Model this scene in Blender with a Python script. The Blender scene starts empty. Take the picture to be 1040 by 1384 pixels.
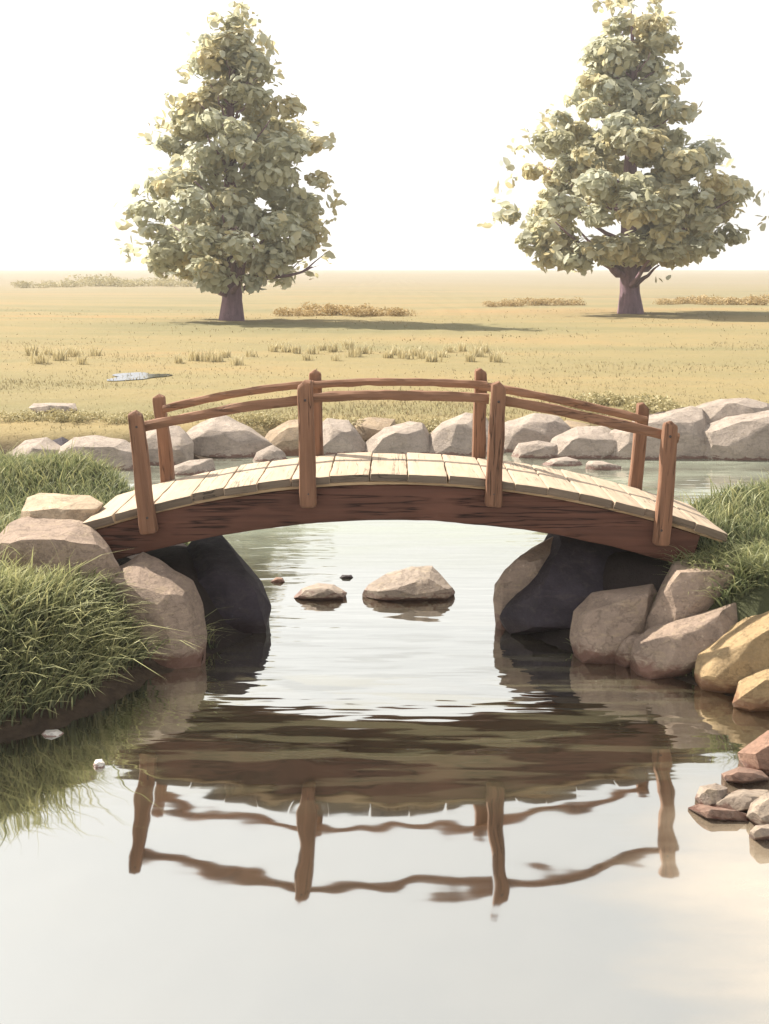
import bpy, bmesh, math, random
import numpy as np
from mathutils import Vector, Matrix, noise, Euler

random.seed(11)
rng = np.random.default_rng(7)
S = bpy.context.scene
COL = S.collection
F, CX, HY, E = 1550.0, 520.0, 365.0, 3.03        # focal length in pixels, principal column, horizon row, eye height


def P(x, y, d):
    """A photo pixel at a chosen real distance -> world point."""
    return Vector(((x - CX) * d / F, d, E - (y - HY) * d / F))


def wd(y, z=0.0):
    return (E - z) * F / (y - HY)


# ------------------------------------------------------------------ linking and tagging
def link(name, me, mats=(), parent=None, loc=None, rot=None):
    o = bpy.data.objects.new(name, me)
    COL.objects.link(o)
    if me is not None:
        for m in (mats if isinstance(mats, (list, tuple)) else [mats]):
            me.materials.append(m)
    if loc is not None:
        o.location = loc
    if rot is not None:
        o.rotation_mode = 'QUATERNION'
        o.rotation_quaternion = rot
    if parent:
        o.parent = parent
    return o


def tag(o, label=None, cat=None, group=None, kind=None):
    if label:
        o['label'] = label
    if cat:
        o['category'] = cat
    if group:
        o['group'] = group
    if kind:
        o['kind'] = kind
    return o


def mesh_from(name, verts, faces):
    me = bpy.data.meshes.new(name)
    me.from_pydata([tuple(v) for v in verts], [], faces)
    me.update()
    return me


def mesh_np(name, V, faces_flat, loop_counts, attr=None, smooth=False):
    me = bpy.data.meshes.new(name)
    V = np.ascontiguousarray(V, dtype=np.float32)
    nl = len(faces_flat)
    nf = len(loop_counts)
    me.vertices.add(len(V))
    me.vertices.foreach_set('co', V.ravel())
    me.loops.add(nl)
    me.loops.foreach_set('vertex_index', np.asarray(faces_flat, dtype=np.int32))
    me.polygons.add(nf)
    starts = np.concatenate([[0], np.cumsum(loop_counts)[:-1]]).astype(np.int32)
    me.polygons.foreach_set('loop_start', starts)
    me.update(calc_edges=True)
    if attr:
        for k, a in attr.items():
            at = me.attributes.new(k, 'FLOAT', 'POINT')
            at.data.foreach_set('value', np.asarray(a, dtype=np.float32))
    if smooth:
        me.polygons.foreach_set('use_smooth', np.ones(nf, dtype=bool))
    me.validate()
    return me


# ------------------------------------------------------------------ node helpers
class NT:
    def __init__(self, name):
        self.m = bpy.data.materials.new(name)
        self.m.use_nodes = True
        self.t = self.m.node_tree
        self.t.nodes.clear()
        self.out = self.n('ShaderNodeOutputMaterial')

    def n(self, typ, **kw):
        nd = self.t.nodes.new(typ)
        for k, v in kw.items():
            if k == 'inp':
                for a, b in v.items():
                    if isinstance(b, bpy.types.NodeSocket):
                        self.t.links.new(b, nd.inputs[a])
                    else:
                        nd.inputs[a].default_value = b
            else:
                setattr(nd, k, v)
        return nd

    def math(self, op, a, b=0.0, c=0.0, clamp=False):
        nd = self.n('ShaderNodeMath', operation=op, use_clamp=clamp)
        for i, v in enumerate((a, b, c)):
            if isinstance(v, bpy.types.NodeSocket):
                self.t.links.new(v, nd.inputs[i])
            else:
                nd.inputs[i].default_value = v
        return nd.outputs[0]

    def mapping(self, vec, scale=(1, 1, 1), loc=(0, 0, 0)):
        return self.n('ShaderNodeMapping', inp={'Vector': vec, 'Scale': scale, 'Location': loc}).outputs[0]

    def noise(self, vec, scale, detail=4.0, rough=0.55, dist=0.0):
        return self.n('ShaderNodeTexNoise', inp={'Vector': vec, 'Scale': scale, 'Detail': detail,
                                                'Roughness': rough, 'Distortion': dist}).outputs[0]

    def ramp(self, fac, stops, interp='LINEAR'):
        nd = self.n('ShaderNodeValToRGB', inp={0: fac})
        cr = nd.color_ramp
        cr.interpolation = interp
        while len(cr.elements) < len(stops):
            cr.elements.new(0.5)
        for e, (p, c) in zip(cr.elements, stops):
            e.position = p
            e.color = (c[0], c[1], c[2], 1) if not isinstance(c, (int, float)) else (c, c, c, 1)
        return nd.outputs[0]

    def mix(self, fac, a, b, blend='MIX'):
        nd = self.n('ShaderNodeMix', data_type='RGBA', blend_type=blend)
        for i, v in ((0, fac), (6, a), (7, b)):
            if isinstance(v, bpy.types.NodeSocket):
                self.t.links.new(v, nd.inputs[i])
            elif isinstance(v, (int, float)):
                nd.inputs[i].default_value = v
            else:
                nd.inputs[i].default_value = (v[0], v[1], v[2], 1)
        return nd.outputs[2]

    def bump(self, h, strength, dist):
        return self.n('ShaderNodeBump', inp={'Height': h, 'Strength': strength, 'Distance': dist}).outputs[0]

    def principled(self, color, rough=0.8, normal=None, spec=0.3):
        b = self.n('ShaderNodeBsdfPrincipled', inp={'Base Color': color if isinstance(color, bpy.types.NodeSocket)
                                                    else (*color, 1), 'Roughness': rough})
        b.inputs['Specular IOR Level'].default_value = spec
        if normal is not None:
            self.t.links.new(normal, b.inputs['Normal'])
        return b.outputs[0]

    def surf(self, s):
        self.t.links.new(s, self.out.inputs['Surface'])
        return self.m


# ------------------------------------------------------------------ materials
def mat_rock(name, base, warm=(0.42, 0.33, 0.2), warm_amt=0.25, contrast=0.25, wet=0.07):
    k = NT(name)
    geo = k.n('ShaderNodeNewGeometry')
    pos = geo.outputs['Position']
    oi = k.n('ShaderNodeObjectInfo').outputs['Random']
    big = k.noise(pos, 2.6, 5, 0.6, 0.4)
    fine = k.noise(pos, 38, 6, 0.7)
    mid = k.noise(k.mapping(pos, (1, 1, 2.2)), 9, 5, 0.6, 1.0)
    b = Vector(base)
    c = k.ramp(big, [(0.3, b * (1 - contrast)), (0.55, b), (0.75, b * (1 + contrast * 0.7))])
    c = k.mix(k.math('MULTIPLY', k.ramp(mid, [(0.52, 0.0), (0.66, 1.0)]), warm_amt), c, warm)
    c = k.mix(k.math('MULTIPLY', k.ramp(fine, [(0.38, 1.0), (0.55, 0.0)]), 0.28), c, b * 0.5)
    # pale lichen specks and dark weathering pits
    vor = k.n('ShaderNodeTexVoronoi', inp={'Vector': pos, 'Scale': 16.0, 'Randomness': 1.0}).outputs[0]
    lich = k.math('MULTIPLY', k.ramp(vor, [(0.10, 1.0), (0.17, 0.0)]), k.ramp(big, [(0.5, 0.0), (0.62, 0.6)]))
    c = k.mix(lich, c, (min(.55, b.x * 1.8), min(.53, b.y * 2.0), min(.46, b.z * 2.0)))
    crack = k.n('ShaderNodeTexNoise', inp={'Vector': k.mapping(pos, (1, 1, 1.6)), 'Scale': 4.0, 'Detail': 7.0, 'Roughness': 0.65})
    cl = k.ramp(k.math('ABSOLUTE', k.math('SUBTRACT', crack.outputs[0], 0.5)), [(0.0, 1.0), (0.016, 0.0)])
    c = k.mix(k.math('MULTIPLY', cl, 0.30), c, b * 0.3)
    strata = k.noise(k.mapping(pos, (0.5, 0.5, 3.2)), 5.0, 6, 0.7, 1.4)
    c = k.mix(k.math('MULTIPLY', k.ramp(strata, [(0.50, 0.0), (0.62, 1.0)]), 0.16), c, (b.x * .52, b.y * .50, b.z * .52))
    c = k.mix(k.math('MULTIPLY', k.ramp(strata, [(0.34, 1.0), (0.44, 0.0)]), 0.25), c, (b.x * 1.35, b.y * 1.32, b.z * 1.25))
    # damp, algae-stained, rusty band at the waterline
    z = k.n('ShaderNodeSeparateXYZ', inp={0: pos}).outputs[2]
    zz = k.math('ADD', z, k.math('MULTIPLY', k.math('SUBTRACT', mid, 0.5), 0.22))
    w = k.ramp(k.math('DIVIDE', zz, wet * 2.2), [(0.5, 1.0), (0.9, 0.0)])
    c = k.mix(k.math('MULTIPLY', w, 0.85), c, (b.x * 0.42, b.y * 0.25, b.z * 0.22))
    h = k.math('ADD', k.math('MULTIPLY', fine, 0.5), k.math('MULTIPLY', k.noise(pos, 11, 8, 0.65), 1.2))
    h = k.math('SUBTRACT', h, k.math('MULTIPLY', cl, 0.25))
    rough = k.math('SUBTRACT', 0.88, k.math('MULTIPLY', w, 0.35))
    return k.surf(k.principled(c, rough, k.bump(h, 0.6, 0.03), 0.3))


def mat_wood(name, base, axis, dark=0.45, light=1.5, grain=26.0, crack_amt=0.8, rough=0.8, bump=0.5, knots=True, cw=0.018):
    """Weathered timber, grain running along the given local axis."""
    k = NT(name)
    tc = k.n('ShaderNodeTexCoord').outputs['Object']
    oi = k.n('ShaderNodeObjectInfo').outputs['Random']
    off = k.n('ShaderNodeCombineXYZ', inp={0: k.math('MULTIPLY', oi, 37.0), 1: k.math('MULTIPLY', oi, 17.0), 2: k.math('MULTIPLY', oi, 51.0)}).outputs[0]
    v = k.n('ShaderNodeVectorMath', operation='ADD', inp={0: tc, 1: off}).outputs[0]
    s1 = [1.0, 1.0, 1.0]
    s1[axis] = 0.06
    g = k.noise(k.mapping(v, tuple(s1)), grain, 6, 0.62, 0.5)
    s2 = [1.0, 1.0, 1.0]
    s2[axis] = 0.035
    cr = k.noise(k.mapping(v, tuple(s2)), 15.0, 4, 0.55, 0.25)
    b = Vector(base)
    c = k.ramp(g, [(0.25, b * dark), (0.5, b), (0.78, b * light)])
    blotch = k.noise(v, 3.2, 4, 0.6)
    c = k.mix(k.math('MULTIPLY', k.ramp(blotch, [(0.4, 0.0), (0.7, 1.0)]), 0.35), c, b * 0.72)
    c = k.mix(k.math('MULTIPLY', k.math('SUBTRACT', oi, 0.5), 0.35, clamp=True), c, b * 0.6)
    c = k.mix(k.math('MULTIPLY', k.math('SUBTRACT', 0.5, oi), 0.3, clamp=True), c, b * 1.35)
    cl = k.ramp(k.math('ABSOLUTE', k.math('SUBTRACT', cr, 0.5)), [(0.0, 1.0), (cw, 0.0)])
    cl = k.math('MULTIPLY', cl, k.ramp(k.noise(v, 2.1, 2, 0.5), [(0.46, 0.0), (0.56, 1.0)]))
    c = k.mix(k.math('MULTIPLY', cl, crack_amt), c, b * 0.14)
    if knots:
        s3 = [1.0, 1.0, 1.0]
        s3[axis] = 0.5
        vr = k.n('ShaderNodeTexVoronoi', inp={'Vector': k.mapping(v, tuple(s3)), 'Scale': 4.2}).outputs[0]
        kn = k.ramp(vr, [(0.045, 1.0), (0.09, 0.0)])
        c = k.mix(k.math('MULTIPLY', kn, 0.6), c, b * 0.35)
    h = k.math('SUBTRACT', k.math('MULTIPLY', g, 0.6), cl)
    return k.surf(k.principled(c, rough, k.bump(h, bump, 0.012), 0.25))


def mat_blades(name, stops, tip, trans=0.35, rough=0.6, tip_from=0.45, tip_amt=0.8, base=None):
    k = NT(name)
    tint = k.n('ShaderNodeAttribute', attribute_name='tint').outputs['Fac']
    tt = k.n('ShaderNodeAttribute', attribute_name='along').outputs['Fac']
    c = k.ramp(tint, stops)
    c = k.mix(k.math('MULTIPLY', k.ramp(tt, [(tip_from, 0.0), (1.0, 1.0)]), tip_amt), c, tip)
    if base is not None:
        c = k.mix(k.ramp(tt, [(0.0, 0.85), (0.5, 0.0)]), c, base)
    d = k.n('ShaderNodeBsdfDiffuse', inp={'Color': c}).outputs[0]
    t = k.n('ShaderNodeBsdfTranslucent', inp={'Color': c}).outputs[0]
    m = k.n('ShaderNodeMixShader', inp={0: trans, 1: d, 2: t}).outputs[0]
    g = k.n('ShaderNodeBsdfGlossy', inp={'Color': (1, 1, 1, 1), 'Roughness': rough}).outputs[0]
    m2 = k.n('ShaderNodeMixShader', inp={0: 0.03, 1: m, 2: g}).outputs[0]
    return k.surf(m2)


M = {}
M['rock_grey'] = mat_rock('rock_grey', (0.285, 0.212, 0.165))
M['rock_warm'] = mat_rock('rock_warm', (0.335, 0.272, 0.225), warm_amt=0.3, wet=0.03)
M['rock_slab'] = mat_rock('rock_slab', (0.42, 0.325, 0.23), contrast=0.3)
M['rock_ochre'] = mat_rock('rock_ochre', (0.33, 0.232, 0.125), warm=(0.27, 0.2, 0.13), contrast=0.3)
M['rock_red'] = mat_rock('rock_red', (0.235, 0.14, 0.10), warm=(0.34, 0.22, 0.16), wet=0.02)
M['rock_dark'] = mat_rock('rock_dark', (0.048, 0.038, 0.048), warm=(0.08, 0.062, 0.06), contrast=0.55, warm_amt=.5)  # near-black base colour carries the shade under the bridge
M['rock_far'] = mat_rock('rock_far', (0.335, 0.275, 0.232), warm_amt=0.15, wet=0.025)
M['rock_far_ochre'] = mat_rock('rock_far_ochre', (0.33, 0.245, 0.165), warm=(0.36, 0.31, 0.28))
M['rock_white'] = mat_rock('rock_white', (0.62, 0.58, 0.54), contrast=0.15, wet=0.005)
M['stone_grey'] = mat_rock('stone_grey', (0.24, 0.19, 0.155), wet=0.02)
M['stone_pale'] = mat_rock('stone_pale', (0.28, 0.225, 0.18), wet=0.02)
M['stone_red'] = mat_rock('stone_red', (0.20, 0.125, 0.095), warm=(.3, .24, .19), wet=0.012)
M['plank'] = mat_wood('plank_wood', (0.42, 0.325, 0.238), 1, dark=0.72, light=1.16, grain=20, crack_amt=0.75, bump=0.3)
M['plank_end'] = mat_wood('plank_end_grain', (0.15, 0.112, 0.082), 0, dark=0.55, light=1.35, grain=34, crack_amt=0.9, knots=False)
M['strip'] = mat_wood('strip_wood', (0.36, 0.25, 0.15), 0)
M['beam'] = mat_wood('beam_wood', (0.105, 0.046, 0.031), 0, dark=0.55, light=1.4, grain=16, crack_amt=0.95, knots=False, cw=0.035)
M['post'] = mat_wood('post_wood', (0.205, 0.104, 0.062), 2, dark=0.5, light=1.45, grain=22)
M['rail'] = mat_wood('rail_wood', (0.215, 0.112, 0.067), 0, dark=0.5, light=1.45, grain=22)
M['bark'] = mat_wood('tree_bark', (0.20, 0.125, 0.155), 2, dark=0.6, light=1.5, grain=3.0, bump=0.8, knots=False)

GREEN = [(0.0, (0.066, 0.082, 0.042)), (0.35, (0.130, 0.152, 0.072)), (0.7, (0.21, 0.228, 0.108)), (1.0, (0.40, 0.37, 0.18))]
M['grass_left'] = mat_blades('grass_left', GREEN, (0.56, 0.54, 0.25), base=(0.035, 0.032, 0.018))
GREEN2 = [(0.0, (0.072, 0.096, 0.042)), (0.4, (0.138, 0.172, 0.076)), (0.75, (0.22, 0.245, 0.11)), (1.0, (0.36, 0.34, 0.15))]
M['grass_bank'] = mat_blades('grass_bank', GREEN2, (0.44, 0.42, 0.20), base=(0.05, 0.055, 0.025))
DRY = [(0.0, (0.17, 0.15, 0.08)), (0.3, (0.215, 0.182, 0.095)), (0.7, (0.265, 0.21, 0.108)), (1.0, (0.31, 0.23, 0.115))]
M['grass_dry'] = mat_blades('grass_dry', DRY, (0.33, 0.275, 0.16), trans=0.3, tip_amt=0.35)
M['plume'] = mat_blades('grass_plume', [(0, (0.42, 0.35, 0.19)), (1, (0.54, 0.46, 0.27))], (0.62, 0.55, 0.36), trans=0.3)
LEAF = [(0.0, (0.33, 0.31, 0.19)), (0.3, (0.49, 0.475, 0.32)), (0.5, (0.56, 0.575, 0.47)), (0.72, (0.53, 0.48, 0.29)), (1.0, (0.62, 0.53, 0.31))]  # leaf colour lightened to carry part of the distance haze
M['leaf'] = mat_blades('tree_leaf', LEAF, (0.1, 0.1, 0.05), trans=0.5, tip_amt=0.0)
M['shrub'] = mat_blades('shrub_leaf', [(0, (0.34, 0.25, 0.12)), (0.5, (0.44, 0.32, 0.15)), (1, (0.52, 0.38, 0.18))], (0.5, 0.4, 0.2), trans=0.25, tip_amt=0.2)
M['shrub_green'] = mat_blades('shrub_green_leaf', [(0, (0.33, 0.29, 0.15)), (0.5, (0.41, 0.355, 0.19)), (1, (0.48, 0.41, 0.23))], (0.4, 0.35, 0.18), trans=0.25, tip_amt=0.2)
M['plant'] = mat_blades('plant_leaf', [(0, (0.07, 0.10, 0.035)), (1, (0.15, 0.19, 0.06))], (0.25, 0.27, 0.09), trans=0.4)


def mat_ground():
    k = NT('meadow_and_bank')
    pos = k.n('ShaderNodeNewGeometry').outputs['Position']
    sp = k.n('ShaderNodeSeparateXYZ', inp={0: pos})
    Y, Z = sp.outputs[1], sp.outputs[2]
    flat = k.mapping(pos, (1, 1, 0))
    n1 = k.noise(k.mapping(flat, (0.28, 1, 1)), 0.11, 6, 0.6, 0.6)
    n2 = k.noise(flat, 1.4, 6, 0.65)
    n3 = k.noise(flat, 9.0, 5, 0.7)
    dry = k.ramp(n1, [(0.30, (0.135, 0.128, 0.062)), (0.44, (0.19, 0.162, 0.078)), (0.55, (0.235, 0.182, 0.086)), (0.68, (0.285, 0.178, 0.078))])
    dry = k.mix(k.math('MULTIPLY', k.ramp(n2, [(0.4, 0.0), (0.65, 1.0)]), 0.4), dry, (0.19, 0.155, 0.085))
    dry = k.mix(k.math('MULTIPLY', n3, 0.25), dry, (0.32, 0.27, 0.16))
    green = k.ramp(n2, [(0.3, (0.04, 0.042, 0.024)), (0.6, (0.062, 0.066, 0.034)), (0.8, (0.085, 0.08, 0.045))])
    X = sp.outputs[0]
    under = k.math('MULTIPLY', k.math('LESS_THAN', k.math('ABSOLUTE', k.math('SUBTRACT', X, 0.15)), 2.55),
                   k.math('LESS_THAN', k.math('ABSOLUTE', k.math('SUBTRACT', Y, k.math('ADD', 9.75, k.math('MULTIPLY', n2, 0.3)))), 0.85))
    isfar = k.ramp(k.math('DIVIDE', k.math('SUBTRACT', Y, 14.0), 4.0, clamp=True), [(0.0, 0.0), (1.0, 1.0)])
    c = k.mix(isfar, green, dry)
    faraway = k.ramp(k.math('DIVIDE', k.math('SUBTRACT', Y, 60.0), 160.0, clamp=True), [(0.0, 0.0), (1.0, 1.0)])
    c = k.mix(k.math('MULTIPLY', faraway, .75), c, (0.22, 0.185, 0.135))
    # bare damp soil on the bank face and stream bed
    mud = k.ramp(n3, [(0.3, (0.035, 0.026, 0.02)), (0.7, (0.085, 0.06, 0.042))])
    zz = k.math('ADD', Z, k.math('MULTIPLY', k.math('SUBTRACT', n2, 0.5), 0.25))
    c = k.mix(k.ramp(k.math('DIVIDE', zz, 0.5, clamp=True), [(0.35, 1.0), (0.75, 0.0)]), c, mud)
    c = k.mix(under, c, k.mix(n3, (0.02, 0.016, 0.016), (0.045, 0.034, 0.03)))  # bare soil under the deck, with the bridge's shade painted into its colour
    return k.surf(k.principled(c, 0.95, k.bump(k.math('ADD', n3, n2), 0.6, 0.06), 0.1))


def mat_water():
    k = NT('stream_water')
    pos = k.n('ShaderNodeNewGeometry').outputs['Position']
    flat = k.mapping(pos, (1, 1, 0))
    Y = k.n('ShaderNodeSeparateXYZ', inp={0: pos}).outputs[1]
    a = k.noise(k.mapping(flat, (1.25, 1.0, 1)), 2.2, 1, 0.4, 0.0)
    b = k.noise(k.mapping(flat, (0.22, 1.0, 1)), 5.0, 2, 0.5, 0.1)
    # the current ruffles the narrows under the bridge; the pool in front is calm
    run = k.ramp(k.math('DIVIDE', k.math('SUBTRACT', Y, 6.3), 3.0, clamp=True), [(0.0, 0.03), (0.2, 0.12), (0.5, 0.85), (1.0, 1.0)])
    h = k.math('ADD', k.math('MULTIPLY', a, 0.62), k.math('MULTIPLY', k.math('MULTIPLY', b, run), 1.0))
    nrm = k.bump(h, 1.0, WAVE)
    bed = k.ramp(k.noise(flat, 1.2, 4, 0.6), [(0.3, (0.020, 0.017, 0.012)), (0.7, (0.042, 0.034, 0.022))])
    # patchy matt grey-green tint over the water upstream of the bridge
    upstream_tint = k.math('MULTIPLY', k.ramp(k.math('DIVIDE', k.math('SUBTRACT', Y, 10.6), 3.0, clamp=True), [(0.0, 0.0), (1.0, 1.0)]),
                  k.ramp(k.noise(k.mapping(flat, (0.28, 1, 1)), 1.7, 4, 0.6, 0.5), [(0.36, 0.45), (0.62, 1.0)]))
    body = k.mix(k.math('MULTIPLY', upstream_tint, 0.9), bed, (0.26, 0.285, 0.225))
    # pale olive streaks painted in for the ripples' broken reflections under the bridge
    strk = k.ramp(k.noise(k.mapping(flat, (0.16, 1.0, 1)), 6.5, 3, 0.5, 0.15), [(0.50, 0.0), (0.56, 1.0)])
    zone = k.ramp(k.math('DIVIDE', k.math('SUBTRACT', Y, 6.2), 4.0, clamp=True), [(0.0, 0.0), (0.25, 0.9), (0.7, 1.0), (1.0, 0.0)])
    ax = k.math('ABSOLUTE', k.math('SUBTRACT', k.n('ShaderNodeSeparateXYZ', inp={0: pos}).outputs[0], 0.15))
    zone = k.math('MULTIPLY', zone, k.ramp(k.math('DIVIDE', ax, 2.4, clamp=True), [(0.0, 1.0), (0.45, 0.9), (1.0, 0.1)]))
    strk = k.math('MULTIPLY', k.math('MULTIPLY', strk, zone), 0.5)
    body = k.mix(strk, body, (0.18, 0.165, 0.10))
    # sandy shallows off the gravel at the near right shore
    sx = k.n('ShaderNodeSeparateXYZ', inp={0: pos}).outputs[0]
    qx = k.math('DIVIDE', k.math('SUBTRACT', sx, 2.7), 1.7)
    qy = k.math('DIVIDE', k.math('SUBTRACT', Y, 5.3), 1.7)
    dd = k.math('ADD', k.math('ADD', k.math('MULTIPLY', qx, qx), k.math('MULTIPLY', qy, qy)), k.math('MULTIPLY', k.math('SUBTRACT', k.noise(k.mapping(flat, (0.35, 1, 1)), 2.2, 4, 0.6), 0.5), 1.3))
    shoal = k.ramp(dd, [(0.15, 1.0), (1.0, 0.0)])
    body = k.mix(shoal, body, (0.34, 0.275, 0.20))
    dif = k.n('ShaderNodeBsdfDiffuse', inp={'Color': body}).outputs[0]
    gls = k.n('ShaderNodeBsdfGlossy', inp={'Color': (0.975, 0.975, 0.935, 1), 'Roughness': 0.035, 'Normal': nrm}).outputs[0]
    fr = k.n('ShaderNodeFresnel', inp={'IOR': 1.33, 'Normal': nrm}).outputs[0]
    fac = k.math('ADD', 0.55, k.math('MULTIPLY', fr, 1.0), clamp=True)
    fac = k.math('MULTIPLY', fac, k.math('MULTIPLY', k.math('SUBTRACT', 1.0, k.math('MULTIPLY', upstream_tint, 0.5)), k.math('SUBTRACT', 1.0, k.math('MULTIPLY', strk, 0.3))))
    fac = k.math('MULTIPLY', fac, k.math('SUBTRACT', 1.0, k.math('MULTIPLY', shoal, 0.32)))
    return k.surf(k.n('ShaderNodeMixShader', inp={0: fac, 1: dif, 2: gls}).outputs[0])


WAVE = 0.0085

# ------------------------------------------------------------------ terrain
LEFT = np.array([(-2.48, 7.35), (-2.15, 7.62), (-1.97, 7.95), (-1.75, 8.55), (-1.45, 8.9), (-1.12, 9.5), (-1.2, 10.4), (-1.75, 11.5),
                 (-2.5, 12.9), (-4.0, 14.0), (-9, 14.9), (-20, 15.0), (-60, 15), (-60, -2), (-14, 2.2), (-7, 4.4), (-4.2, 6.0), (-3.2, 6.85)])
RIGHT = np.array([(2.75, 7.85), (2.3, 8.35), (1.95, 8.75), (1.5, 9.05), (1.12, 9.65), (1.25, 10.4), (2.1, 11.4), (3.2, 12.1), (5.5, 12.6),
                  (9, 12.9), (60, 13.5), (60, -2), (12, 2.5), (6, 4.6), (3.6, 5.9), (3.1, 6.6), (2.95, 7.3)])
FAR = np.array([(-700, 14), (-60, 15.6), (-14, 16.4), (-8, 17.3), (-4, 17.9), (-2, 18.7), (0, 19.2), (3, 19.4), (7, 19.0), (14, 18.6), (60, 17.5), (700, 17),
                (700, 3000), (-700, 3000)])


def inside_dist(poly, X, Y):
    """Signed distance to a polygon, positive inside."""
    n = len(poly)
    d2 = np.full(X.shape, 1e18)
    ins = np.zeros(X.shape, bool)
    for i in range(n):
        ax, ay = poly[i]
        bx, by = poly[(i + 1) % n]
        ex, ey = bx - ax, by - ay
        t = np.clip(((X - ax) * ex + (Y - ay) * ey) / (ex * ex + ey * ey), 0, 1)
        d2 = np.minimum(d2, (X - ax - t * ex) ** 2 + (Y - ay - t * ey) ** 2)
        if ay != by:
            c = ((ay > Y) != (by > Y)) & (X < ex * (Y - ay) / (by - ay) + ax)
            ins ^= c
    d = np.sqrt(d2)
    return np.where(ins, d, -d)


def sst(t):
    t = np.clip(t, 0, 1)
    return t * t * (3 - 2 * t)


def wob(X, Y):
    return (np.sin(X * 1.9 + 0.7 * np.sin(Y * 1.3)) * np.cos(Y * 1.7 + X * .4) + 0.5 * np.sin(X * 4.1 + Y * 3.3) + 0.4 * np.cos(X * 3.1 - Y * 5.2))


def height(X, Y):
    X = np.asarray(X, float)
    Y = np.asarray(Y, float)
    dl, dr, df = inside_dist(LEFT, X, Y), inside_dist(RIGHT, X, Y), inside_dist(FAR, X, Y)
    w = wob(X, Y)
    zl = 0.56 * sst(dl / 0.62) + 0.10 * sst((dl - .5) / 2.5) + 0.03 * w * sst(dl)
    zl = zl + 0.12 * np.exp(-((X + 2.9) ** 2 / 0.9 + (Y - 8.35) ** 2 / 0.30))
    zl = zl + (0.34 * np.exp(-((Y - 12.5) / 1.0) ** 2) * sst((-X - 1.9) / 1.5) + .0) * sst(dl / .8)
    zr = 0.60 * sst(dr / 0.8) + 0.14 * sst((dr - .5) / 2.5) + 0.03 * w * sst(dr)
    zr = zr + 0.26 * np.exp(-((Y - 11.3) / 0.9) ** 2) * sst((X - 2.4) / 1.2) * sst(dr / .8)
    big = (np.sin(X * 0.045 + 1.0) * np.cos(Y * 0.03) + 0.6 * np.sin(X * 0.11 + Y * 0.07))
    zf = 0.40 * sst(df / 1.2) + 0.10 * sst((df - 1) / 6) + 0.02 * w * sst(df / 2) + 0.10 * big * sst((df - 8) / 40)
    zf = zf + 2.55 * sst((Y - 110) / 800)
    mp = np.exp(-(((X + 6) / 2.4) ** 2 + ((Y - 27.6) / 2.8) ** 2) ** 2)
    zf = zf * (1 - mp) + 0.46 * mp
    dmax = np.maximum(np.maximum(dl, dr), df)
    bed = -0.6 * sst(-dmax / 1.3)
    return np.where(dl > 0, zl, np.where(dr > 0, zr, np.where(df > 0, zf, bed)))


def axis_pts(lo, hi, c0, c1, step, grow):
    pts = list(np.arange(c0, c1 + 1e-6, step))
    s = step
    while pts[-1] < hi:
        s *= grow
        pts.append(pts[-1] + s)
    s = step
    while pts[0] > lo:
        s *= grow
        pts.insert(0, pts[0] - s)
    return np.array(pts)


gx = axis_pts(-640, 640, -5.5, 5.5, 0.085, 1.11)
gy = axis_pts(-12, 1500, 5.5, 21, 0.085, 1.07)
GX, GY = np.meshgrid(gx, gy)
GZ = height(GX, GY)
nx, ny = len(gx), len(gy)
idx = np.arange(nx * ny).reshape(ny, nx)
q = np.stack([idx[:-1, :-1], idx[:-1, 1:], idx[1:, 1:], idx[1:, :-1]], -1).reshape(-1, 4)
me = mesh_np('ground', np.stack([GX, GY, GZ], -1).reshape(-1, 3), q.ravel(), np.full(len(q), 4), smooth=True)
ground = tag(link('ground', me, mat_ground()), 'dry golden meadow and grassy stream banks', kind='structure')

wv = [(-58, -11, 0), (58, -11, 0), (58, 17.0, 0), (58, 22, 0), (-58, 22, 0)]
wme = mesh_from('water', [(-58, -11, 0), (58, -11, 0), (58, 22, 0), (-58, 22, 0)], [(0, 1, 2, 3)])
tag(link('water', wme, mat_water()), 'calm stream reflecting the white sky and the bridge', kind='structure')

# ------------------------------------------------------------------ rocks
FOOT = []


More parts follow.
